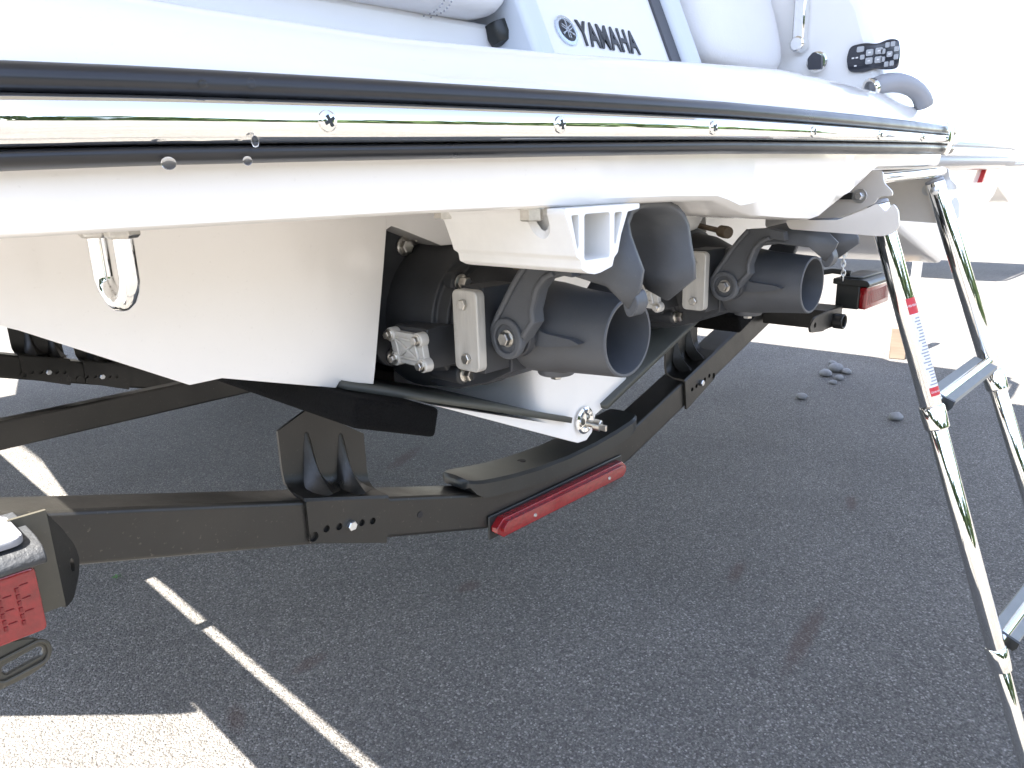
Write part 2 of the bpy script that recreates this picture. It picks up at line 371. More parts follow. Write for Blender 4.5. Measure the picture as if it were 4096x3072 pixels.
MB().loft(rail_rows('up')).build('rub_rail', 'rubber', boat, smooth=60)
MB().loft(rail_rows('down')).build('rub_rail', 'rubber', boat, smooth=60)
MB().loft(rail_rows('chrome')).build('chrome_strip', 'chrome', boat, smooth=60)
def rail_at(x):
    return stern_y(x), interp(ZCT, x)
for x in (.349, .614, .905, 1.21, 1.525, 1.83):
    y, z = rail_at(x); s_ = MB().lathe((x, y - .0235, z), (0, -1, 0), [(0, .0085), (.0018, .0082), (.0034, .006), (.0042, .003)], 18).build('screw', 'chrome', boat)
    q = MB(); a = random.uniform(0, 90)
    for t in (a, a + 90):
        c, s2 = math.cos(R(t)) * .0048, math.sin(R(t)) * .0048; c2, s3 = -s2 * .26, c * .26
        q.add([(x + c + c2, y - .0279, z + s2 + s3), (x + c - c2, y - .0279, z + s2 - s3), (x - c - c2, y - .0281, z - s2 - s3), (x - c + c2, y - .0281, z - s2 + s3)], [(0, 1, 2, 3)])
    attach(q.build('screw_slot', 'ink', None, smooth=0, solid=.0006), s_)
# joint clamp at the starboard corner
jp = min(range(len(path)), key=lambda i: (Vector(path[i]) - Vector((2.13, .57))).length)
prof = [(.017 + .012 * math.cos(R(a)), .038 * math.sin(R(a))) for a in range(100, -101, -20)]
rr = []
for dx in (-.022, -.018, .018, .022):
    x, y = path[jp]; n = NRM[jp]; t = Vector((-n.y, n.x)); k = .003 if abs(dx) > .02 else 0; zc = interp(ZCT, x)
    rr.append([(x + n.x * (o - k) + t.x * dx, y + n.y * (o - k) + t.y * dx, zc + d * (1 - k * 8)) for o, d in prof])
MB().loft(rr).build('rail_clamp', 'chrome', boat, smooth=50)
# stern eye under the platform
eye = MB(); c = Vector((.262, .80, 1.285)); pts = [(c.x - .004, .824, 1.333), (c.x - .004, .824, 1.29)]
pts += [(c.x - .004 + .008 * (k / 8), .80 + .024 * math.cos(R(22.5 * k)), 1.288 - .024 * math.sin(R(22.5 * k))) for k in range(9)]
pts += [(c.x + .004, .776, 1.333)]
eye.tube(pts, .0096, 16)
ey = eye.build('stern_eye', 'chrome', boat)
for y, dx in ((.824, -.004), (.776, .004)):
    attach(MB().lathe((c.x + dx, y, 1.338), (0, 0, -1), [(0, .0165), (.007, .0165), (.010, .0135)], 6).build('nut', 'steel', None, bevel=.0008), ey)
# drain plug at the keel
dp = MB().lathe((1.192, .944, .872), (.04, -1, .02), [(0, .030), (.004, .0295), (.0065, .025), (.005, .017), (-.002, .0165), (-.002, .0001)], 28).build('drain_plug', 'chrome', boat)
attach(MB().lathe((1.196, .938, .866), (.3, -1, -.1), [(0, .008), (.016, .008), (.016, .0125), (.03, .0125), (.032, .010)], 18).build('plug_screw', 'steel', None), dp)
attach(MB().box((1.194, .888, .857), (1.2, .908, .87)).build('wing_grip', 'steel', None, bevel=.001), dp)
for a in range(20, 380, 90):
    attach(MB().lathe((1.192 + .0225 * math.cos(R(a)), .939, .872 + .0225 * math.sin(R(a))), (0, -1, 0), [(0, .0032), (.0022, .002)], 10).build('screw', 'steel', None), dp)

# ---- jet pumps
JX, JZ = .871, 1.148
def jet():
    p = MB()
    p.lathe((JX, 1.03, JZ), (0, -1, 0), [(0, .14), (.05, .132), (.09, .122), (.125, .118), (.128, .11), (.15, .107), (.152, .098), (.19, .092), (.245, .068), (.29, .064)], 40)
    p.prism(rpoly([(.715, 1.30), (.80, 1.302), (1.0, 1.302), (1.03, 1.28), (1.03, 1.09), (.99, 1.065), (.76, 1.068), (.725, 1.075), (.70, 1.12)], .03), 'Y', 1.003, 1.02)
    for bx, bz in ((.80, 1.216), (.80, 1.066), (.945, 1.216), (.945, 1.066)):
        p.lathe((bx, .96, bz), (0, -1, 0), [(0, .019), (.075, .019), (.078, .016)], 18)
    p.prism(rpoly([(.80, 1.21), (.80, 1.066), (.84, 1.035), (.90, 1.035), (.945, 1.066), (.945, 1.216), (.90, 1.25), (.84, 1.25)], .015), 'Y', .884, .90)
    p.prism([(1.0, 1.045), (.955, 1.032), (.90, 1.037), (.83, 1.058), (.775, 1.085), (.775, 1.13), (.9, 1.15), (1.0, 1.1)], 'X', .80, .94)         # flat lower skirt
    p.box((.715, .872, 1.09), (.83, .952, 1.155)); p.box((.7475, .779, 1.092), (.82, .826, 1.222))
    p.lathe((.79, .747, 1.15), (-1, 0, 0), [(0, .034), (.012, .032)], 24)
    p.lathe((1.0, .747, 1.15), (-1, 0, 0), [(0, .032), (.05, .034)], 24)
    P_ = p.build('jet_pump', 'jetin', boat, bevel=.004)
    def sub(mb, name, m, **k): o = mb.build(name, m, None, **k); attach(o, P_); return o
    # steering nozzle, hollow
    nz = MB().lathe((JX, .825, JZ), (0, -1, 0), [(0, .050), (.0, .060), (.02, .070), (.045, .0735), (.085, .0715), (.13, .065), (.195, .0600), (.2165, .0585), (.218, .0565), (.2175, .0532), (.21, .0525), (.10, .052), (.04, .046), (.035, .0001)], 48, caps=False)
    nz.lathe((JX, .745, 1.088), (0, 0, -1), [(0, .030), (.012, .030), (.0145, .028)], 24)
    nz.lathe((.80, .748, 1.15), (-1, 0, 0), [(0, .03), (.012, .028)], 24)
    nz.prism([(.735, 1.165), (.70, 1.155), (.655, 1.152), (.64, 1.147), (.655, 1.142), (.70, 1.135), (.735, 1.135)], 'X', .796, .82)
    sub(nz, 'steering_nozzle', 'jet', smooth=40)
    sub(MB().bolt((JX, .745, 1.0735), (0, 0, -1), .0095, .009, False), 'bolt', 'steel')
    # reverse bucket held up: shell, cheeks and arm
    v0 = [(.80, .556, 1.206), (.80, .541, 1.231), (.80, .537, 1.256), (.80, .548, 1.279), (.801, .558, 1.300), (.808, .566, 1.316), (.826, .572, 1.329), (.85, .576, 1.335), (.88, .576, 1.336), (.915, .574, 1.334), (.936, .572, 1.327), (.950, .570, 1.316), (.957, .567, 1.302), (.958, .563, 1.277), (.958, .556, 1.25), (.958, .554, 1.227), (.956, .597, 1.192)]
    v1 = [(.795, .588, 1.233), (.795, .592, 1.243), (.795, .60, 1.262), (.795, .608, 1.284), (.797, .617, 1.299), (.806, .626, 1.314), (.826, .633, 1.325), (.85, .636, 1.330), (.88, .637, 1.331), (.915, .636, 1.329), (.936, .634, 1.322), (.950, .632, 1.312), (.957, .630, 1.298), (.96, .625, 1.275), (.96, .62, 1.25), (.96, .62, 1.228), (.958, .635, 1.206)]
    v2 = [(.786, .648, 1.246), (.786, .652, 1.252), (.786, .66, 1.262), (.786, .668, 1.274), (.79, .68, 1.283), (.804, .688, 1.291), (.826, .693, 1.297), (.85, .696, 1.300), (.88, .697, 1.300), (.915, .696, 1.299), (.936, .693, 1.295), (.950, .689, 1.289), (.957, .684, 1.280), (.962, .675, 1.265), (.962, .668, 1.255), (.962, .664, 1.25), (.96, .66, 1.24)]
    v3 = [(.777, .676, 1.238), (.776, .685, 1.243), (.776, .695, 1.248), (.776, .705, 1.252), (.780, .714, 1.256), (.798, .721, 1.258), (.826, .725, 1.26), (.85, .726, 1.26), (.88, .726, 1.26), (.915, .725, 1.26), (.936, .723, 1.259), (.950, .719, 1.257), (.958, .714, 1.255), (.964, .705, 1.252), (.964, .695, 1.248), (.964, .685, 1.243), (.962, .676, 1.238)]
    bk = sub(MB().loft([v0, v1, v2, v3]), 'reverse_bucket', 'jet', solid=.009, smooth=42)
    arm = [(.747, 1.118), (.765, 1.124), (.779, 1.142), (.781, 1.162), (.768, 1.184), (.753, 1.205), (.738, 1.227), (.722, 1.247), (.705, 1.265), (.66, 1.268), (.63, 1.262), (.625, 1.245), (.652, 1.2475), (.668, 1.241), (.684, 1.224), (.694, 1.194), (.692, 1.177), (.712, 1.153), (.729, 1.13)]
    am = MB().prism(arm, 'X', .765, .785)
    rim = [arm[i] for i in range(2, 9)]
    am.tube([(.764, y - .004, z - .002) for y, z in rim], .005, 8); am.tube([(.764, y + .004, z + .002) for y, z in arm[12:18]], .005, 8)
    am.lathe((.77, .7475, 1.148), (-1, 0, 0), [(0, .031), (.009, .031), (.011, .029), (.011, .0215), (.003, .021), (.003, .0001)], 32, False)
    sub(MB().prism(arm, 'X', .965, .98), 'bucket_arm', 'jet', bevel=.003)
    am.prism(rpoly([(.566, 1.226), (.548, 1.230), (.541, 1.212), (.548, 1.197), (.558, 1.193), (.565, 1.205)], .006), 'X', .797, .822)
    sub(am, 'bucket_arm', 'jet', bevel=.003)
    sub(MB().lathe((.766, .7475, 1.148), (-1, 0, 0), [(0, .013), (.003, .013), (.0035, .0105)], 18).lathe((.763, .7475, 1.148), (-1, 0, 0), [(0, .0105), (.008, .0105), (.010, .009)], 6), 'pivot_bolt', 'steel')
    an = sub(MB().prism(rrect(.7735, 1.0975, .826, 1.2195, .010), 'X', .729, .7465), 'anode', 'anode', bevel=.0018)
    sub(MB().bolt((.7285, .801, 1.198), (-1, 0, 0), .0085, .006, False), 'anode_bolt', 'steel'); sub(MB().bolt((.7285, .798, 1.117), (-1, 0, 0), .0085, .006, False), 'anode_bolt', 'steel')
    # four-bolt inspection cover with a cross rib
    cv = MB().prism(rpoly([(.945, 1.147), (.885, 1.147), (.872, 1.138), (.866, 1.104), (.872, 1.096), (.93, 1.098), (.944, 1.106), (.952, 1.138)], .006), 'X', .703, .7145)
    for y, z in ((.946, 1.141), (.878, 1.140), (.937, 1.103), (.870, 1.101)):
        cv.lathe((.7145, y, z), (-1, 0, 0), [(0, .0115), (.0145, .0115), (.016, .010)], 18)
    cv.tube([(.702, .932, 1.134), (.702, .884, 1.109)], .0028, 6); cv.tube([(.702, .888, 1.134), (.702, .926, 1.109)], .0028, 6)
    for a, b in (((.935, 1.137), (.888, 1.137)), ((.888, 1.137), (.881, 1.107)), ((.881, 1.107), (.928, 1.107)), ((.928, 1.107), (.935, 1.137))):
        cv.tube([(.702, *a), (.702, *b)], .0028, 6)
    sub(cv, 'inspection_cover', 'cast', bevel=.0012)
    for y, z in ((.946, 1.141), (.878, 1.140), (.937, 1.103), (.870, 1.101)):
        sub(MB().bolt((.6985, y, z), (-1, -.1, 0), .0068, .007), 'cover_bolt', 'steel')
    for b in ((.7835, 1.002, 1.271), (.747, 1.002, 1.090), (.806, 1.002, 1.287)): sub(MB().bolt(b, (0, -1, 0), .0115, .010), 'flange_bolt', 'steel')
    for b in ((.80, .8818, 1.216), (.80, .8818, 1.066)): sub(MB().bolt(b, (0, -1, 0), .0105, .014), 'housing_bolt', 'steel')
    sub(MB().lathe((.835, .80, 1.255), (-.35, -.85, -.1), [(-.08, .006), (0, .006), (0, .0125), (.016, .0135), (.026, .0125), (.027, .0001)], 16), 'linkage_pin', 'brown')
    return P_
j1 = jet()
j2 = j1.copy(); COL.objects.link(j2); j2.parent = boat; j2.matrix_parent_inverse = j1.matrix_parent_inverse.copy(); j2.location = (.65, 0, 0)
for ch in list(j1.children):
    c = ch.copy(); COL.objects.link(c); c.parent = j2; c.matrix_parent_inverse = Matrix.Identity(4)
    if c.name.startswith('reverse_bucket'):                          # this bucket is lowered a little further
        c.data = ch.data.copy()
        for v in c.data.vertices:
            if v.co.z > 1.23: v.co.z = 1.23 + (v.co.z - 1.23) * .45

# ---- hollow aluminium tow bracket under the platform
tb = MB(); of = rpoly([(0.6412, 1.3401), (0.6412, 1.3341), (0.6477, 1.3222), (0.6587, 1.2946), (0.6610, 1.2860), (0.6690, 1.2815), (0.6710, 1.2706), (0.6817, 1.2656), (0.6946, 1.2628), (0.7066, 1.2637), (0.7296, 1.2688), (0.7332, 1.2789), (0.7406, 1.2844), (0.7470, 1.3056), (0.7599, 1.3314), (0.7848, 1.3341), (0.7848, 1.3401)], .0018, 2)
cells = [rrect(0.6757, 1.2803, 0.7240, 1.3327, .004), rpoly([(0.6523, 1.3323), (0.6656, 1.3327), (0.6656, 1.2973), (0.6633, 1.2936)], .003, 3), rpoly([(0.7332, 1.3318), (0.7493, 1.3318), (0.7360, 1.2946), (0.7332, 1.2955)], .003, 3)]
tb.plate(of, cells, .207, T(0, .637, 0) @ MY)
brk = tb.build('tow_bracket', 'hitch', boat, smooth=30)
cutter = MB().lathe((.640, .577, 1.349), (0, 0, -1), [(0, .018), (.036, .0175), (.058, .009), (.066, .001)], 24).build('tmp_cutter', 'hitch')
bo = brk.modifiers.new('cut', 'BOOLEAN'); bo.object = cutter; bo.operation = 'DIFFERENCE'; bo.solver = 'EXACT'; bo.use_hole_tolerant = True
bpy.context.view_layer.update()
me = bpy.data.meshes.new_from_object(brk.evaluated_get(bpy.context.evaluated_depsgraph_get())); brk.modifiers.clear(); brk.data = me
me.polygons.foreach_set('use_smooth', [True] * len(me.polygons)); me.set_sharp_from_angle(angle=R(30))
bpy.data.objects.remove(cutter)
for x, y in ((.635, .577), (.644, .736), (.797, .577)):
    attach(MB().lathe((x, y, 1.342), (0, 0, -1), [(0, .0155), (.0025, .0155)], 20).lathe((x, y, 1.3395), (0, 0, -1), [(0, .0135), (.0115, .0135), (.013, .012)], 6).build('nut', 'steel', None), brk)
MB().prism(rpoly([(1.29, 1.325), (1.481, 1.318), (1.507, 1.292), (1.477, 1.258), (1.431, 1.254), (1.29, 1.28)], .012), 'Y', .85, .93).build('platform_brace', 'gel', boat, bevel=.005)

# ---- boarding ladder mount plates and ladder
lad = thing('boarding_ladder', (1.95, .3, 0), 'polished telescoping boarding ladder hanging from the right end of the swim platform', 'ladder')
pl = [(.589, 1.372), (.551, 1.3705), (.545, 1.345), (.528, 1.3285), (.526, 1.319), (.553, 1.3175), (.561, 1.303), (.553, 1.29), (.542, 1.284), (.533, 1.295), (.526, 1.301), (.518, 1.289), (.512, 1.253), (.520, 1.240), (.545, 1.233), (.755, 1.2455), (.80, 1.27), (.80, 1.372)]
hook = [(.589, 1.372), (.551, 1.3705), (.545, 1.345), (.528, 1.3285), (.526, 1.319), (.553, 1.3175), (.561, 1.303), (.60, 1.285), (.70, 1.255), (.80, 1.25), (.80, 1.372)]
low = [(.633, 1.283), (.535, 1.284), (.49, 1.302), (.466, 1.3146), (.451, 1.2985), (.441, 1.3146), (.431, 1.303), (.426, 1.273), (.438, 1.261), (.454, 1.257), (.623, 1.266)]
M['brushed'] = mat('brushed_stainless', (.74, .715, .68), .34, .45, var=.02, vscale=30)
MB().plate(rpoly(low, .006, 3), [], .006, T(1.43, 0, 0) @ MX).build('lower_plate', 'brushed', lad)
for x in (1.70, 2.19):
    mp_ = MB().plate(rpoly(hook if x < 2 else pl, .006, 3), [], .006, T(x, 0, 0) @ MX).build('mount_plate', 'brushed', lad)
    attach(MB().lathe((x - .003, .592, 1.319), (-1, 0, 0), [(0, .0155), (.0025, .015)], 20).bolt((x - .0055, .592, 1.319), (-1, 0, 0), .0085, .007, False).build('plate_bolt', 'zincbolt', None), mp_)
MB().box((1.688, .605, 1.3125), (1.6965, .70, 1.3265)).build('slide_bar', 'pad', lad)
MB().tube([(1.71, .565, 1.355), (2.18, .565, 1.362)], .013, 16).build('cross_tube', 'chrome', lad)
MB().box((1.72, .60, 1.345), (2.18, .80, 1.365)).build('slide_tray', 'chrome', lad, bevel=.004)
def lrail(x, y0, z0, sl, ztop):
    def at(z): return (x, y0 + sl * (z - z0), z)
    segs = [(ztop, .862, .0225), (.862, .342, .0195), (.342, .03, .0165)]
    for i, (za, zb, r) in enumerate(segs):
        a, b = Vector(at(za)), Vector(at(zb - .03)); d = (b - a).normalized()
        q = MB().tube([a, a + d * .003, b - d * .002, b], [r * .9, r, r, r * .94], 28)
        o = q.build('ladder_rail', 'chrome', lad)
        if i < 2:
            c = Vector(at(zb)); o2 = MB().lathe(c - d * .012, d, [(0, r * 1.05), (.004, r * 1.16), (.05, r * 1.12), (.053, r * 1.02), (.053, segs[i + 1][2])], 28).build('collar', 'chrome', None); attach(o2, o)
        if i == 0:
            attach(MB().lathe(a + d * .0, -d, [(0, r * .99), (.006, r * .97), (.008, r * .8)], 24).build('end_cap', 'greyhandle', None), o)
            attach(MB().lathe(a + d * .022 + Vector((-r, 0, 0)) * .97, (-1, -.2, 0), [(0, .011), (.004, .0105), (.006, .006)], 16).build('rivet', 'zincbolt', None), o)
    return at, o
atL, _ = lrail(1.74, .543, 1.231, .355, 1.30); atR, _ = lrail(2.16, .57, 1.334, .391, 1.338)
for z in (.862, .342):
    a = Vector(atL(z + .012)); b = Vector(atR(z + .012 + .02)); x = (b - a).normalized(); yv = Vector((0, -.94, -.34)); zv = x.cross(yv).normalized(); yv = zv.cross(x)
    tr = MB(); rows = []
    prof = [(-.028, -.010), (-.030, 0), (-.026, .009)] + [(-.022 + .0049 * k, .0105 + (.0018 if k % 2 else 0)) for k in range(10)] + [(.027, .008), (.030, 0), (.027, -.010)]
    st = MB().loft([[a + x * t + yv * p + zv * q for p, q in prof] for t in (.045, (b - a).length - .04)], True, True).build('step', 'step', lad, smooth=20)
    attach(MB().tube([a, b], .0135, 16).build('step_tube', 'chrome', None), st)
    attach(MB().loft([[a + x * t + yv * p * 1.05 + zv * (q * 1.2 - .0005) for p, q in [(-.030, -.011), (-.0315, 0), (-.027, .0105), (.028, .0105), (.0315, 0), (.030, -.011)]] for t in (.04, .048)], True, True).build('step_end_cap', 'pad', None), st)
# warning sticker wrapped on the top section
axis = (Vector(atL(.9)) - Vector(atL(1.3))).normalized()
def patch(za, zb, a0, a1, r, n=8):
    u = Vector((-.62, -.78, 0)); u = (u - axis * u.dot(axis)).normalized(); v = axis.cross(u)
    return [[Vector(atL(z)) + (u * math.cos(R(a)) + v * math.sin(R(a))) * r for a in [a0 + (a1 - a0) * k / n for k in range(n + 1)]] for z in (za, zb)]
stk = MB().loft(patch(1.098, .90, -62, 20, .02275)).build('warning_label', 'label', lad)
attach(MB().loft(patch(1.099, 1.066, -63, 21, .0229)).build('red_band', 'red', None), stk); attach(MB().loft(patch(.912, .894, -63, 21, .0229)).build('red_band', 'red', None), stk)
ln = MB(); rd = MB()
for k in range(22):
    z = 1.058 - k * .0066; ln.loft(patch(z, z - .0028, -44, random.uniform(-5, 14), .0229))
    if k % 3 == 0: rd.loft(patch(z, z - .004, -57, -50, .0229, 2))
pl_ = ln.build('print_lines', 'greyhandle', None); pl_['kind'] = 'stuff'; attach(pl_, stk); attach(rd.build('print_marks', 'red', None), stk)
wt = MB()
u = Vector((-.62, -.78, 0)); u = (u - axis * u.dot(axis)).normalized(); vv = axis.cross(u)
def on_tube(txt, zc, size):
    q = MB(); cu = bpy.data.curves.new('t', 'FONT'); cu.body = txt; cu.size = size; cu.align_x = 'CENTER'; q.curve(cu, Matrix.Identity(4))
    out = []
    for x, y, _z in q.v:
        a = x / .0229 + R(-20); out.append(Vector(atL(zc)) - axis * y + (u * math.cos(a) - vv * -math.sin(a)) * .02305)
    return out, q.f
vv_, ff_ = on_tube('\u25B3 WARNING', 1.081, .0075); wt.add(vv_, ff_); attach(wt.build('lettering', 'label', None, smooth=0), stk)
vv_, ff_ = on_tube('WARNING', .9, .006); attach(MB().add(vv_, ff_).build('lettering', 'label', None, smooth=0), stk)

# ---- stern cushions, console and badge above the lip
def lean(o_): return o_
cus = MB(); prof = []
for a in range(0, 360, 20):
    ca, sa = math.cos(R(a)), math.sin(R(a)); prof.append((.09 * math.copysign(abs(ca) ** .6, ca), .13 * math.copysign(abs(sa) ** .6, sa)))
def cushion(x0, x1, y, zb):
    rr = []
    for x, k in ((x0, .3), (x0 + .012, .72), (x0 + .04, .95), (x0 + .1, 1), (x1 - .1, 1), (x1 - .04, .95), (x1 - .012, .72), (x1, .3)):
        rr.append([(x, y + .09 + p * k + (q * k) * .3, zb + .13 + q * k) for p, q in prof])
    return MB().loft(rr, True, True)
cushion(.30, .975, .90, 1.617).build('stern_cushion', 'vinyl', boat, subd=1, smooth=70)
cushion(1.55, 1.97, .90, 1.60).build('stern_cushion', 'vinyl', boat, subd=1, smooth=70)
stt = MB()
for dx in (0, .014):
    for k in range(22):
        a = R(195 + k * 5.2); ca, sa = math.cos(a), math.sin(a)
        p, q = .0915 * math.copysign(abs(ca) ** .6, ca), .1315 * math.copysign(abs(sa) ** .6, sa)
        stt.sphere((.80 + dx + .02 * (q + .13), .99 + p + q * .3, 1.747 + q), .0016, 6, 4)
stt.build('stitching', 'greyhandle', boat)['kind'] = 'stuff'
MB().lathe((.955, .93, 1.603), (.2, -.3, -1), [(-.02, .02), (.0, .022), (.012, .018), (.016, .001)], 20).build('rubber_bumper', 'pad', boat)
MB().prism([(.15, 1.50), (.15, 1.622), (1.0, 1.622), (1.0, 1.50)], 'Y', .94, 1.3).build('cushion_base', 'deck', boat, bevel=.01)
ns = Vector((0, .45, 1)).normalized()
def tilted(x0, x1, z0, z1, y0, t):                                  # slab whose face leans back
    return MB().prism([(y0, z0), (y0 + .45 * (z1 - z0), z1), (y0 + .45 * (z1 - z0) + t, z1), (y0 + t, z0)], 'X', x0, x1)
tilted(1.0, 1.40, 1.5, 1.95, .835, .3).build('centre_console', 'deck', boat, bevel=.012, seg=3)
tilted(.955, 1.005, 1.5, 1.95, .815, .3).build('console_pillar', 'bluegrey', boat, bevel=.012, seg=3)
tilted(1.428, 1.492, 1.5, 1.95, .815, .3).build('console_pillar', 'bluegrey', boat, bevel=.012, seg=3)
tilted(1.392, 1.43, 1.5, 1.725, .83, .3).build('console_slot', 'slotgrey', boat)
MB().box((.15, 1.25, 1.5), (2.24, 1.6, 1.95)).build('seat_back', 'deck', boat, bevel=.03, seg=3)
tang = Vector((0, .45, 1)).normalized(); nrm = Vector((0, -1, .45)).normalized()
def con(z): return .835 + .45 * (z - 1.5)
def badge_m(x, z):
    return Matrix(((1, tang.x, nrm.x, x), (0, tang.y, nrm.y, con(z) - .002), (0, tang.z, nrm.z, z), (0, 0, 0, 1)))
bz = 1.618; bx = 1.075
bd = MB().lathe((bx, con(bz) - .001, bz), nrm, [(0, .0275), (.003, .0272), (.0035, .0215), (.0022, .0213), (.002, .0001)], 32).build('round_badge', 'badge', boat)
attach(MB().lathe((bx, con(bz) - .003, bz), nrm, [(0, .0212), (.0004, .021)], 28).build('badge_face', 'ink', None), bd)
fk = MB(); mb_ = badge_m(bx, bz)
for a in (90, 210, 330):
    d = Vector((math.cos(R(a)), math.sin(R(a)))); p = Vector((-d.y, d.x))
    def bar(a0, a1, b0, wd):
        e = [d * a0 + p * (b0 - wd), d * a0 + p * (b0 + wd), d * a1 + p * (b0 + wd), d * a1 + p * (b0 - wd)]; return [mb_ @ Vector((q.x, q.y, .0038)) for q in e]
    fk.add(bar(.003, .0185, 0, .0009), [(0, 1, 2, 3)]); fk.add(bar(.012, .0185, 0, .0016), [(0, 1, 2, 3)])
    for s in (-1, 1): fk.add(bar(-.0155, .004, s * .0025, .0008), [(0, 1, 2, 3)])
attach(fk.build('badge_emblem', 'badge', None, smooth=0), bd)
cu = bpy.data.curves.new('t', 'FONT'); cu.body = 'YAMAHA'; cu.size = .066; cu.offset = .0013; cu.extrude = .001; cu.space_character = 1.08; cu.align_y = 'CENTER'
lm = MB().curve(cu, badge_m(1.110, 1.617) @ Matrix.Diagonal((.62, 1, 1, 1)) @ Matrix(((1, .05, 0, 0), (0, 1, 0, 0), (0, 0, 1, 0), (0, 0, 0, 1))))
lm.build('lettering', 'ink', boat, smooth=0)
# starboard coaming with remote control, latch and grab handle
MB().prism([(.66, 1.50), (.66, 1.58), (.72, 1.75), (.86, 1.95), (1.5, 2.0), (1.5, 1.5)], 'X', 1.97, 2.16).build('starboard_coaming', 'deck', boat, bevel=.02, seg=3)
rm = MB().plate(rpoly([(.735, 1.602), (.743, 1.632), (.737, 1.661), (.70, 1.664), (.675, 1.657), (.65, 1.665), (.628, 1.662), (.622, 1.629), (.624, 1.598), (.65, 1.598), (.675, 1.604), (.70, 1.598)], .012, 4), [], .012, T(1.966, .002, 0) @ MX, .003).build('remote_control', 'remote', boat)
def btn(y, z, a, b): attach(MB().plate(rrect(y - a, z - b, y + a, z + b, min(a, b) * .4), [], .003, T(1.9585, 0, 0) @ MX).build('button', 'button', None), rm)
for y, z in ((.69, 1.640), (.69, 1.622), (.669, 1.641), (.669, 1.622)): btn(y, z, .008, .007)
btn(.645, 1.631, .006, .006)
for k in range(8): btn(.645 + .0155 * math.cos(R(45 * k + 20)), 1.631 + .0225 * math.sin(R(45 * k + 20)), .0045, .0055)
btn(.712, 1.650, .008, .006); btn(.706, 1.632, .005, .005)
wh = MB()
for y, z in ((.727, 1.632), (.718, 1.632), (.720, 1.614), (.69, 1.640), (.69, 1.622), (.669, 1.641), (.669, 1.622), (.645, 1.631)): wh.box((1.9562, y - .0028, z - .0016), (1.957, y + .0028, z + .0016))
wh = wh.build('button_mark', 'label', None, smooth=0); wh['kind'] = 'stuff'; attach(wh, rm)
lt = MB().lathe((1.95, .81, 1.632), (-1, -.3, 0), [(-.02, .024), (.012, .024), (.016, .02)], 20).build('latch_knob', 'chrome', boat)
attach(MB().plate(rpoly([(-.016, -.02), (.016, -.018), (.02, .008), (.006, .022), (-.014, .012)], .005), [], .01, T(1.928, .804, 1.632) @ MX).build('knob_insert', 'remote', None), lt)
MB().box((1.94, .845, 1.685), (1.969, .875, 1.82)).lathe((1.955, .86, 1.68), (-1, 0, 0), [(-.014, .02), (.02, .018)], 16).build('hinge_strap', 'chrome', boat, bevel=.004)
hd = MB(); hp = [(1.915, .664, 1.556), (1.94, .650, 1.566), (1.97, .632, 1.570), (2.0, .615, 1.566), (2.03, .600, 1.553), (2.05, .59, 1.535), (2.06, .585, 1.51)]
hh = hd.tube(hp, [.020, .0225, .0225, .022, .021, .021, .024], 20).build('grab_handle', 'greyhandle', boat, subd=1)
attach(MB().lathe(hp[0], (-.85, .45, -.28), [(-.006, .0215), (.004, .0235), (.007, .021), (.005, .0165), (-.01, .016)], 24, False).build('handle_ring', 'chrome', None), hh)
# beads of water under and on the rail
for x, dz, r, s in ((.227, -.0290, .0048, (1.1, 1, .95)), (.284, -.0285, .0035, (1, 1, 1)), (.288, -.0150, .0032, (.9, .9, 1.4)), (.258, .024, .0035, (1, .8, 1)), (.294, .026, .0034, (1, .8, 1.2))):
    y, z = rail_at(x)
    tag(MB().sphere((x, y - (.017 if abs(dz) > .02 else .024), z + dz), r, 14, 9, s).build('water_drop', 'water', None, smooth=180),
        {.227: 'largest water drop hanging below the lower black rub strip', .284: 'small water drop on the edge of the lower black strip', .288: 'tiny water drop at the lower edge of the chrome strip',
         .258: 'left water bead on the upper black rub strip', .294: 'right water bead on the upper black rub strip'}[x], 'water drop', 'water drops on the stern rail')

# ------------------------------------------------------------------ the trailer
tr = thing('boat_trailer', (XC, 1.5, 0), 'black powder coated steel boat trailer carrying the white jet boat', 'trailer')
def ztop(x):
    x = min(x, mir(x)); return max(1.01 - .307 * (x - .16), .766)
def vbeam(y0, name='cross_beam'):
    q = MB(); xs = [.10, .94, .965, .99, 1.02]; xs = xs + [mir(x) for x in xs[::-1]]
    q.loft([[(x, y0, ztop(x) - .078), (x, y0, ztop(x)), (x, y0 + .075, ztop(x)), (x, y0 + .075, ztop(x) - .078)] for x in xs], True, True)
    return q.build(name, 'trailer', tr, bevel=.007, seg=3)
rear = vbeam(.998); front = vbeam(2.70)
for f in ((lambda x: x), mir):
    a, b = sorted((f(.10), f(.34))); MB().box((a, 2.776, .925), (b, 3.02, .937)).build('shadow_plate', 'trailer', tr)  # unseen plate added to lengthen the front beam's shadow; starboard one mirrors it
MB().box((.10, 2.222, .735), (2.29, 2.266, .812)).build('axle_tube', 'trailer', tr, bevel=.006, seg=3)
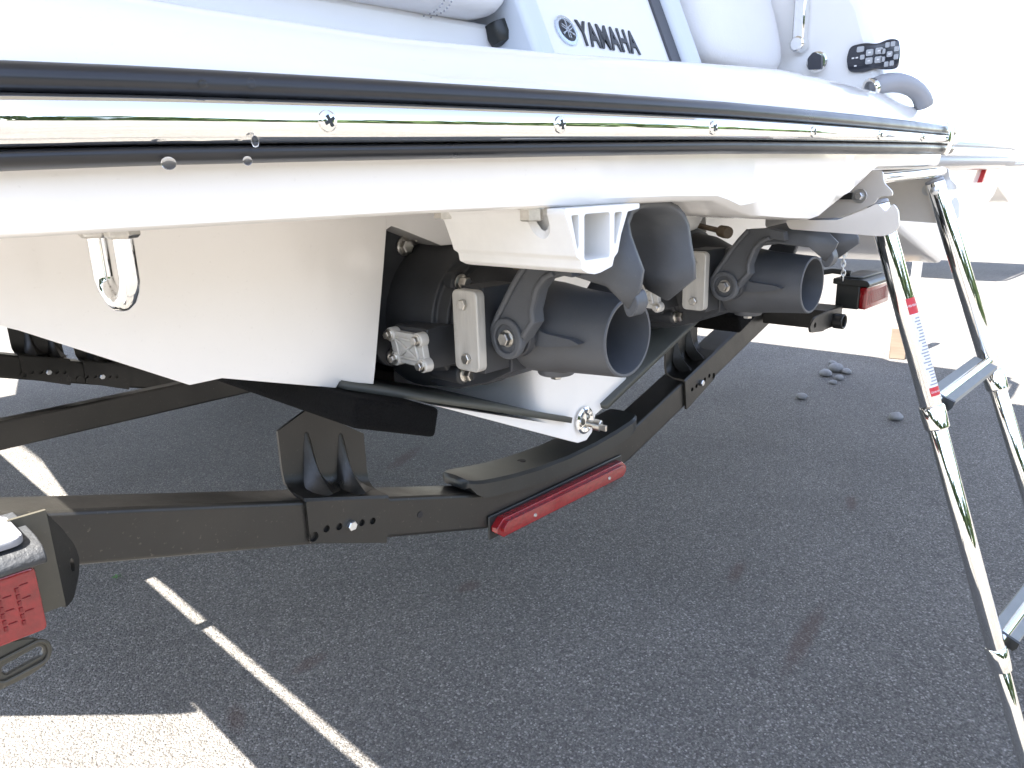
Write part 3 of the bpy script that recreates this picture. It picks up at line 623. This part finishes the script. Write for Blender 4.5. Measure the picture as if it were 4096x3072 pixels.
for f in ((lambda x: x), mir):
    a, b = sorted((f(.062), f(.145)))
    MB().box((a, 1.08, .925), (b, 6.2, 1.088)).build('frame_rail', 'trailer', tr, bevel=.007, seg=3)
    q = MB().prism([(f(.044), 1.855), (f(.01), 1.88), (f(-.33), 2.25), (f(-.33), 5.9), (f(.075), 5.9), (f(.075), 1.945), (f(.044), 1.90)], 'Z', .94, .955); q.build('fender', 'trailer', tr)
    wx = f(-.14); o = MB().lathe((wx - .1, 5.2, .40), (1, 0, 0), [(0, .25), (.0, .37), (.03, .4), (.17, .4), (.2, .37), (.2, .25)], 36).build('tyre', 'tyre', tr)
    attach(MB().lathe((wx - .07, 5.2, .40), (1, 0, 0), [(0, .001), (0, .24), (.14, .24), (.14, .001)], 24).build('rim', 'cast', None), o)
    # carpeted bunk
    def bz_(x): return 1.083 - .34 * (min(x, mir(x)) - .57)
    a0, a1 = (.563, .711)
    q = MB().loft([[(f(a0), y, bz_(a0)), (f(a1), y, bz_(a1)), (f(a1 - .012), y, bz_(a1) - .046), (f(a0 - .012), y, bz_(a0) - .042)] for y in (.845, .9, 3.0, 5.6)], True, True)
    q.build('bunk', 'carpet', tr, bevel=.008, seg=3)
# bunk brackets, holes cut through the front face
def bracket(x0, x1, y, mirror=False, boltx=.624):
    f = mir if mirror else (lambda x: x); sl = -.307
    zt = lambda x: ztop(x) + .007; zb = lambda x: ztop(x) - .068
    up = Matrix(((1, 0, 0, 0), (0, 0, -1, y - .004), (0, 1, 0, 0), (0, 0, 0, 1)))
    hz = lambda x: ztop(boltx) - .044 + sl * .7 * (x - boltx)
    hup = lambda x: interp([(x0 - .002, .098), (x0 + .006, .104), (x0 + .05, .135), ((x0 + x1) / 2, .13), (x1, .10)], x)
    out = [(f(x0), zt(x0) - .006), (f(x1), zt(x1) - .006), (f(x1 - .012), zb(x1) - .012), (f(x0), zb(x0) - .004)]
    hs = [circ(f(x), hz(x), .0062) for x in (boltx - .046, boltx - .022, boltx + .022, boltx + .044)] + [circ(f(boltx - .07), hz(boltx - .07) - .010, .0085)]
    q = MB().plate(rpoly(out, .004, 2), hs, .006, up)
    q.loft([[(f(x), y - .004 + dy, zt(x) + dz) for dy, dz in ((-.003, -.006), (0, -.001), (.006, 0), (.03, 0), (.044, .003), (.054, .012), (.058, .03), (.058, hup(x)), (.064, hup(x)), (.064, .03), (.06, .008), (.03, -.005), (.004, -.006))]
            for x in (x0 - .002, x0 + .006, x0 + .05, (x0 + x1) / 2, x1 - .03, x1)], True, True)
    for gx in (x0 + .048, x0 + .112):                                # pressed stiffening ribs
        q.loft([[(f(gx - w_), y + ys, zt(gx) + z_ + .002), (f(gx - w_ * .45), y + ys - o_ * .8, zt(gx) + z_ + .003), (f(gx + w_ * .2), y + ys - o_, zt(gx) + z_ + .004), (f(gx + w_), y + ys, zt(gx) + z_ + .002)]
                for z_, w_, o_, ys in ((.095, .003, .0005, .0535), (.078, .007, .004, .0535), (.055, .010, .010, .0535), (.034, .013, .018, .053), (.018, .017, .026, .050), (.006, .021, .030, .040), (-.001, .026, .024, .026), (-.003, .030, .010, .012))])
    o = q.build('bunk_bracket', 'trailer', tr, smooth=40)
    attach(MB().bolt((f(boltx), y - .0075, hz(boltx)), (0, -1, 0), .0088, .008, False).build('bracket_bolt', 'zincbolt', None), o)
    return o
bracket(.547, .706, .998); bracket(.547, .706, .998, True)
bracket(.560, .70, 2.70, boltx=.632); bracket(.735, .875, 2.70, boltx=.785)
hole = MB().lathe((.776, .9975, ztop(.776) - .036), (0, -1, 0), [(-.004, .0062), (.0006, .0062), (.0007, .0055)], 14).build('hole_shade_disc', 'void', tr)  # dark disc set on the beam as a hole's shade; nothing is cut
# moulded keel pad over the middle of the rear beam
pr = []
for x, dz, k in ((.893, .034, .55), (.899, .034, .78), (.911, .030, .93), (.928, .025, 1), (.96, .017, 1), (1.02, .013, 1), (1.10, .011, 1), (XC, .011, 1), (1.29, .012, 1), (1.37, .016, 1), (1.43, .024, 1), (1.452, .029, .93), (1.464, .033, .78), (1.47, .034, .55)):
    z = .779 + .36 * (x - XC) ** 2 - (.006 if k < .6 else 0); m_ = 1.034; hw = .052 * k
    pr.append([(x, m_ - hw, z - (.012 + .022 * max(0, (k - .8) / .2))), (x, m_ - hw, z - .004), (x, m_ - hw + .006, z + .002), (x, m_, z + .004), (x, m_ + hw - .006, z + .002), (x, m_ + hw, z - .004), (x, m_ + hw, z - (.012 + .022 * max(0, (k - .8) / .2)))])
kp = MB().loft(pr, True, True).build('keel_pad', 'pad', tr, smooth=40)
attach(MB().lathe((1.09, 1.035, .779 + .36 * .105 ** 2 + .0025), (0, 0, 1), [(0, .0095), (.0022, .0095), (.0023, .009)], 16).build('pad_shade_disc', 'void', None), kp)  # flat dark disc paints the hole's shade on the pad
# red identification light bar on the rear beam
lb = MB().prism([(.950, .698), (.968, .714), (1.377, .714), (1.395, .698), (1.395, .687), (1.377, .6725), (.968, .6725), (.950, .687)], 'Y', .974, .992).build('light_bar', 'lens', tr, bevel=.0015)
attach(MB().box((.945, .9925, .668), (1.40, .997, .720)).build('bar_base', 'pad', None, bevel=.002), lb)
attach(MB().prism([(.962, .6965), (.974, .7075), (1.371, .7075), (1.383, .6965), (1.383, .6885), (1.371, .679), (.974, .679), (.962, .6885)], 'Y', .9665, .975).build('bar_ridge', 'lens', None, bevel=.001), lb)
for x in (1.055, 1.315): attach(MB().lathe((x, .9662, .693), (0, -1, 0), [(0, .0042), (.002, .0035)], 12).build('screw', 'zincbolt', None), lb)
# tail lamps
def lamp(f, detail):
    X = lambda a, b: sorted((f(a), f(b)))
    a, b = X(-.066, .135)
    bd = MB().box((a, .762, .978), (b, .83, 1.052)).build('tail_lamp', 'pad' if not detail else 'olive', tr, bevel=.004)
    a, b = X(-.064, .133)
    ls = MB().plate(rrect(a, .979, b, 1.044, .005), [], .02, T(0, .752, 0) @ MY, .003).build('lamp_lens', 'lens', None); attach(ls, bd)
    cells = MB()
    for i in range(13):
        for j in range(6):
            x = -.056 + .0142 * i; z = .9925 + .0066 * j
            xa, xb = X(x, x + .0026); cells.box((xa, .7408, z), (xb, .7418, z + .0042))
            if (i * 3 + j) % 2:
                xa, xb = X(x + .004, x + .0105); cells.box((xa, .7409, z + .005), (xb, .7418, z + .0058))
    lp_ = cells.build('lens_pattern', 'lensdark', None, smooth=0); lp_['kind'] = 'stuff'; attach(lp_, bd)
    a, b = X(-.072, .142)
    cp = MB().prism(rpoly([(.735, 1.046), (.733, 1.054), (.74, 1.063), (.76, 1.067), (.838, 1.067), (.838, 1.05), (.76, 1.047)], .004), 'X', a, b).build('lamp_cap', 'capgrey' if detail else 'pad', None, bevel=.004, seg=3); attach(cp, bd)
    a, b = X(-.05, .131)
    if detail:
        st_ = MB().plate(rrect(a, .743, b, .815, .012), [], .008, T(0, 0, 1.071), .002).build('step_insert', 'padwhite', None); attach(st_, bd)
        rb = MB()
        for i in range(28):
            for j in range(10): x = a + .006 + i * .0062; y = .747 + j * .0064; rb.add([(x, y, 1.0751), (x + .004, y, 1.0751), (x + .004, y + .0045, 1.0751), (x, y + .0045, 1.0751), (x + .002, y + .002, 1.078)], [(0, 1, 4), (1, 2, 4), (2, 3, 4), (3, 0, 4)])
        sr = rb.build('step_ribs', 'padwhite', None, smooth=0); sr['kind'] = 'stuff'; attach(sr, bd)
    else:
        attach(MB().plate(rrect(a, .76, b, .825, .012), [], .006, T(0, 0, 1.0695), .002).build('cap_panel', 'pad', None), bd)
        
        attach(MB().tube([(f(.11), .80, 1.08), (f(.12), .85, 1.085), (f(.14), .9, 1.075), (f(.16), .95, 1.06)], .008, 10).build('cable', 'pad', None), bd)
    return bd
L1 = lamp(lambda x: x, True); L2 = lamp(mir, False)
# mounting bracket of the port lamp: flat back plate with a bent ear, and a slotted tie-down tab below
bk = MB().box((.128, .790, .972), (.160, .7945, 1.076)); be = MB()
ear = [(.158, 1.074), (.176, 1.048), (.190, 1.022), (.193, 1.005), (.188, .99), (.172, .970), (.158, .968)]
me_ = Matrix(((.74, 0, -.67, .158 - .158 * .74), (.67, 0, .74, .7925 - .158 * .67), (0, 1, 0, 0), (0, 0, 0, 1)))
be.plate(rpoly(ear, .004, 2), [[(.1805 + .0035 * math.cos(R(36 * k)), 1.004 + .008 * math.sin(R(36 * k))) for k in range(10)]], .0045, me_)
attach(be.build('bracket_ear', 'trailer', None), bk.build('lamp_bracket', 'olive', tr))  # ear's blacker material paints its shade against the light-painted olive plate
tabo = rpoly([(-.07, .985), (.10, .962), (.128, .954), (.138, .938), (.133, .922), (.115, .917), (-.07, .905)], .012)
slot = [(.100 + .004 * math.cos(R(a)) - .0, .9335 + .0055 * math.sin(R(a))) for a in range(90, 271, 30)] + [(.128 + .004 * math.cos(R(a)), .9385 + .0055 * math.sin(R(a))) for a in range(-90, 91, 30)]
MB().plate(tabo, [slot], .006, T(0, .785, 0) @ MY, .001).tube([(.098 + .011 * math.cos(R(a)), .781, .9345 + .012 * math.sin(R(a))) for a in range(90, 271, 20)] + [(.128 + .009 * math.cos(R(a)), .781, .9385 + .012 * math.sin(R(a))) for a in range(-90, 91, 20)] + [(.098, .781, .9465)], .0022, 8).build('tie_down_tab', 'olive', tr)
MB().box((2.12, .80, .935), (2.24, .99, .99)).lathe((2.18, .80, .953), (0, -1, 0), [(0, .022), (.03, .022), (.03, .016), (.01, .016)], 18).build('rail_end', 'trailer', tr, bevel=.006)
MB().plate(rpoly([(2.03, .985), (2.0, .965), (2.01, .945), (2.10, .935), (2.16, .955), (2.15, .99)], .012), [circ(2.035, .963, .008)], .006, T(0, .80, 0) @ MY).build('tie_down_tab', 'trailer', tr)
# safety chain hanging behind the starboard lamp
ch = MB()
for k in range(9):
    z = 1.185 - .0135 * k; a = R(90 * (k % 2) + 20); c0 = Vector((2.19 + .004 * math.sin(k), .79, z)); u_ = Vector((math.cos(a), math.sin(a), 0))
    pts = [c0 + u_ * (.0055 * math.cos(R(t))) + Vector((0, 0, .010 * math.sin(R(t)))) for t in range(0, 361, 45)]; ch.tube(pts, .0018, 6, False)
tag(ch.build('safety_chain', 'zincbolt'), 'short zinc chain hanging beside the right jet nozzle', 'chain')

# ------------------------------------------------------------------ neighbouring boat on stands
nb = thing('moored_motorboat', (3.83, 2.0, 0), 'white motorboat parked just beyond the boarding ladder, red stripe on its stern', 'boat')
def nsec(y, s_, up): return [(3.83 + a * s_, y, z + up * (1.5 - z) + dz) for a, z, dz in ((-1.05, 1.55, 0), (-1.06, 1.42, 0), (-1.0, 1.30, 0), (-.9, 1.22, 0), (0, .95, 0), (.9, 1.22, 0), (1.0, 1.30, 0), (1.06, 1.42, 0), (1.05, 1.55, 0))]
MB().loft([nsec(y, s_, u_) for y, s_, u_ in ((.95, .97, 0), (1.0, 1, 0), (3, 1, 0), (5, .86, .15), (6.5, .5, .4), (7.4, .03, .8))], True, True).build('hull', 'gel', nb, bevel=.02)
NX = -.17
nr = [(2.78, 6), (2.77, 3), (2.77, 1.2), (2.80, 1.0), (2.9, .90), (3.2, .875), (3.83, .86), (4.46, .875), (4.76, .90), (4.87, 1.0), (4.89, 1.2), (4.89, 3), (4.88, 6)]
MB().tube([(x, y, 1.435) for x, y in nr], .022, 12).build('rub_rail', 'chrome', nb)
MB().tube([(x, y, 1.40) for x, y in nr], .019, 12).build('rub_strip', 'greyhandle', nb); MB().tube([(x, y, 1.462) for x, y in nr], .012, 12).build('rub_strip', 'greyhandle', nb)
MB().prism(rpoly([(2.80, .93), (3.83, .89), (4.86, .93), (4.86, 2.2), (2.80, 2.2)], .12), 'Z', 1.36, 1.5).build('swim_platform', 'gel', nb, bevel=.025, seg=3)
MB().prism(rpoly([(2.95, 1.7), (4.7, 1.7), (4.6, 4.5), (3.06, 4.5)], .2), 'Z', 1.49, 2.0).build('cabin', 'deck', nb, bevel=.08, seg=3)
MB().add([(3.05, 4.0, 1.95), (4.6, 4.0, 1.95), (4.4, 4.5, 2.45), (3.25, 4.5, 2.45)], [(0, 1, 2, 3)]).build('windscreen', 'greyhandle', nb, solid=.01)
MB().prism([(4.3, 1.30), (4.33, 1.30), (4.38, 1.36), (4.36, 1.36)], 'Y', .93, .955).build('red_stripe', 'redhull', nb)
for x, y in ((3.2, 4.0), (4.4, 4.0)):
    o = MB().tube([(x, y, .03), (x, y, 1.2)], .028, 12).build('stand_post', 'cast', nb)
    attach(MB().box((x - .16, y - .16, 0), (x + .16, y + .16, .03)).build('stand_base', 'cast', None, bevel=.006), o)
MB().box((3.0, 3.96, 1.0), (4.6, 4.04, 1.1)).build('stand_beam', 'cast', nb)

nb2 = nb.copy(); COL.objects.link(nb2); nb2.location = (11.0, 3.1, 0)
nb2['label'] = 'second white motorboat, far off at the right edge of the sunlit yard'; nb2['group'] = nb['group'] = 'motorboats parked in the yard'
for ch in list(nb.children):
    if ch.name.startswith('red_stripe'): continue
    c = ch.copy(); COL.objects.link(c); c.parent = nb2; c.matrix_parent_inverse = Matrix.Translation(nb.location).inverted()
    for g_ in ch.children:
        d = g_.copy(); COL.objects.link(d); d.parent = c; d.matrix_parent_inverse = Matrix.Identity(4)
jk = MB().tube([(6.0, 1.648, .25), (6.0, 1.632, 1.05)], .034, 16).lathe((6.0, 1.648, .236), (0, 0, 1), [(0, .07), (.012, .07), (.02, .04)], 20).build('trailer_jack', 'cast')
tag(jk, 'pale leaning jack post standing on the timber block', 'jack')

# unseen awning added to keep the sun off the stern and nearby asphalt
aw = thing('added_shade_awning', (1.2, 3, 0), 'unseen canvas awning on four tall posts, added to shade the jet boat', 'awning')
MB().loft([[(x, y, 3.0 + .32 * (1 - abs(x - 1.2) / 2.1)) for y in (.05, 2, 4, 6.2)] for x in (-.9, .15, 1.2, 2.25, 3.3)]).build('added_canopy', 'canvas', aw, solid=.01)
for x, y in ((-.88, 6.1), (3.28, 6.1), (-.88, .1), (3.28, .1)): MB().tube([(x, y, 0), (x, y, 3.0)], .03, 12).build('post', 'zincbolt', aw)

# ------------------------------------------------------------------ small things on the ground
bl = MB().box((-.11, -.055, 0), (.11, .055, .235)).build('timber_block', 'wood', None, bevel=.006); bl.location = (6.0, 1.70, 0); bl.rotation_euler = (0, 0, R(12))
tag(bl, 'upright weathered timber block on the sunlit asphalt beyond the ladder', 'timber block')
pebs = [(5.27, 1.89, .055, 'largest grey pebble, in the cluster at the shadow edge left of the ladder'), (5.25, 1.81, .035, 'pebble just right of the largest grey pebble'), (5.10, 1.90, .045, 'pebble at the left of the cluster, below the largest one'),
        (5.06, 1.79, .032, 'pebble at the bottom right of the pebble cluster'), (4.93, 1.78, .026, 'pebble nearest the camera in the cluster'), (5.44, 1.98, .03, 'pebble behind the largest grey pebble'),
        (4.39, 1.22, .04, 'lone pebble on the shaded asphalt just left of the ladder collar'), (4.47, 1.80, .036, 'lone pebble left of and nearer than the pebble cluster')]
for x, y, r, lab in pebs:
    bm = bmesh.new(); bmesh.ops.create_icosphere(bm, subdivisions=2, radius=r)
    for v in bm.verts: v.co *= random.uniform(.9, 1.08); v.co.z *= .62
    me = bpy.data.meshes.new('pebble'); bm.to_mesh(me); bm.free(); me.polygons.foreach_set('use_smooth', [True] * len(me.polygons))
    o = bpy.data.objects.new('pebble', me); COL.objects.link(o); me.materials.append(M['stone']); o.location = (x, y, r * .5); o.rotation_euler = (0, 0, random.uniform(0, 6))
    tag(o, lab, 'pebble', 'pebbles on the asphalt')
gr = MB(); 
for i in range(6500):
    while True:
        x = random.uniform(.2, 4.6); y = random.uniform(.1, 4.2)
        if random.random() < 1.1 / (.35 + math.hypot(x, y)) ** 1.6: break
    r = random.uniform(.0012, .0034); a = random.uniform(0, 6); h = r * random.uniform(.5, 1.0)
    gr.add([(x + r * math.cos(a + k * 1.57) * random.uniform(.7, 1.2), y + r * math.sin(a + k * 1.57) * random.uniform(.7, 1.2), .0002) for k in range(4)] + [(x, y, h)], [(0, 1, 4), (1, 2, 4), (2, 3, 4), (3, 0, 4)])
gm = mat('pale_grit', (.19, .185, .175), .8, var=.6, vscale=90); g2 = gr.build('loose_grit', gm, None, smooth=0); g2['kind'] = 'stuff'; g2['label'] = 'fine pale grit scattered over the asphalt'
lf = MB()
for k in range(5):
    a = R(70 * k + 10); lf.add([(0, 0, .003), (.012 * math.cos(a), .012 * math.sin(a), .008), (.022 * math.cos(a + .3), .022 * math.sin(a + .3), .006), (.012 * math.cos(a + .6), .012 * math.sin(a + .6), .005)], [(0, 1, 2, 3)])
o = lf.build('leaf_sprig', 'leafy', None, smooth=0); o.location = (.742, 2.78, 0); tag(o, 'tiny green leaf sprig on the asphalt below the left end of the rear beam', 'leaf')

# far scenery behind the camera, seen in the chrome
hd = MB(); rs = random.Random(3)
for k in range(2200):
    a = R(rs.uniform(150, 340)); d = rs.uniform(52, 62); x, y = d * math.cos(a), d * math.sin(a)
    h = (11 + 2.6 * math.sin(a * 7) + 1.8 * math.sin(a * 17)) * rs.uniform(.05, 1.0); r = rs.uniform(1.0, 2.2)
    c = Vector((x, y, h))
    for q in range(3):
        n = Vector((rs.uniform(-1, 1), rs.uniform(-1, 1), rs.uniform(-.4, 1))).normalized(); u_, v_, _ = frame(n)
        hd.add([c + n * .5 + (u_ * math.cos(t) + v_ * math.sin(t)) * r * rs.uniform(.6, 1.1) for t in (0, 1.05, 2.1, 3.14, 4.2, 5.24)], [(0, 1, 2, 3, 4, 5)])
t_ = hd.build('tree_line', 'hedge', None, smooth=0); t_['kind'] = 'stuff'; t_['label'] = 'far green tree line around the yard'
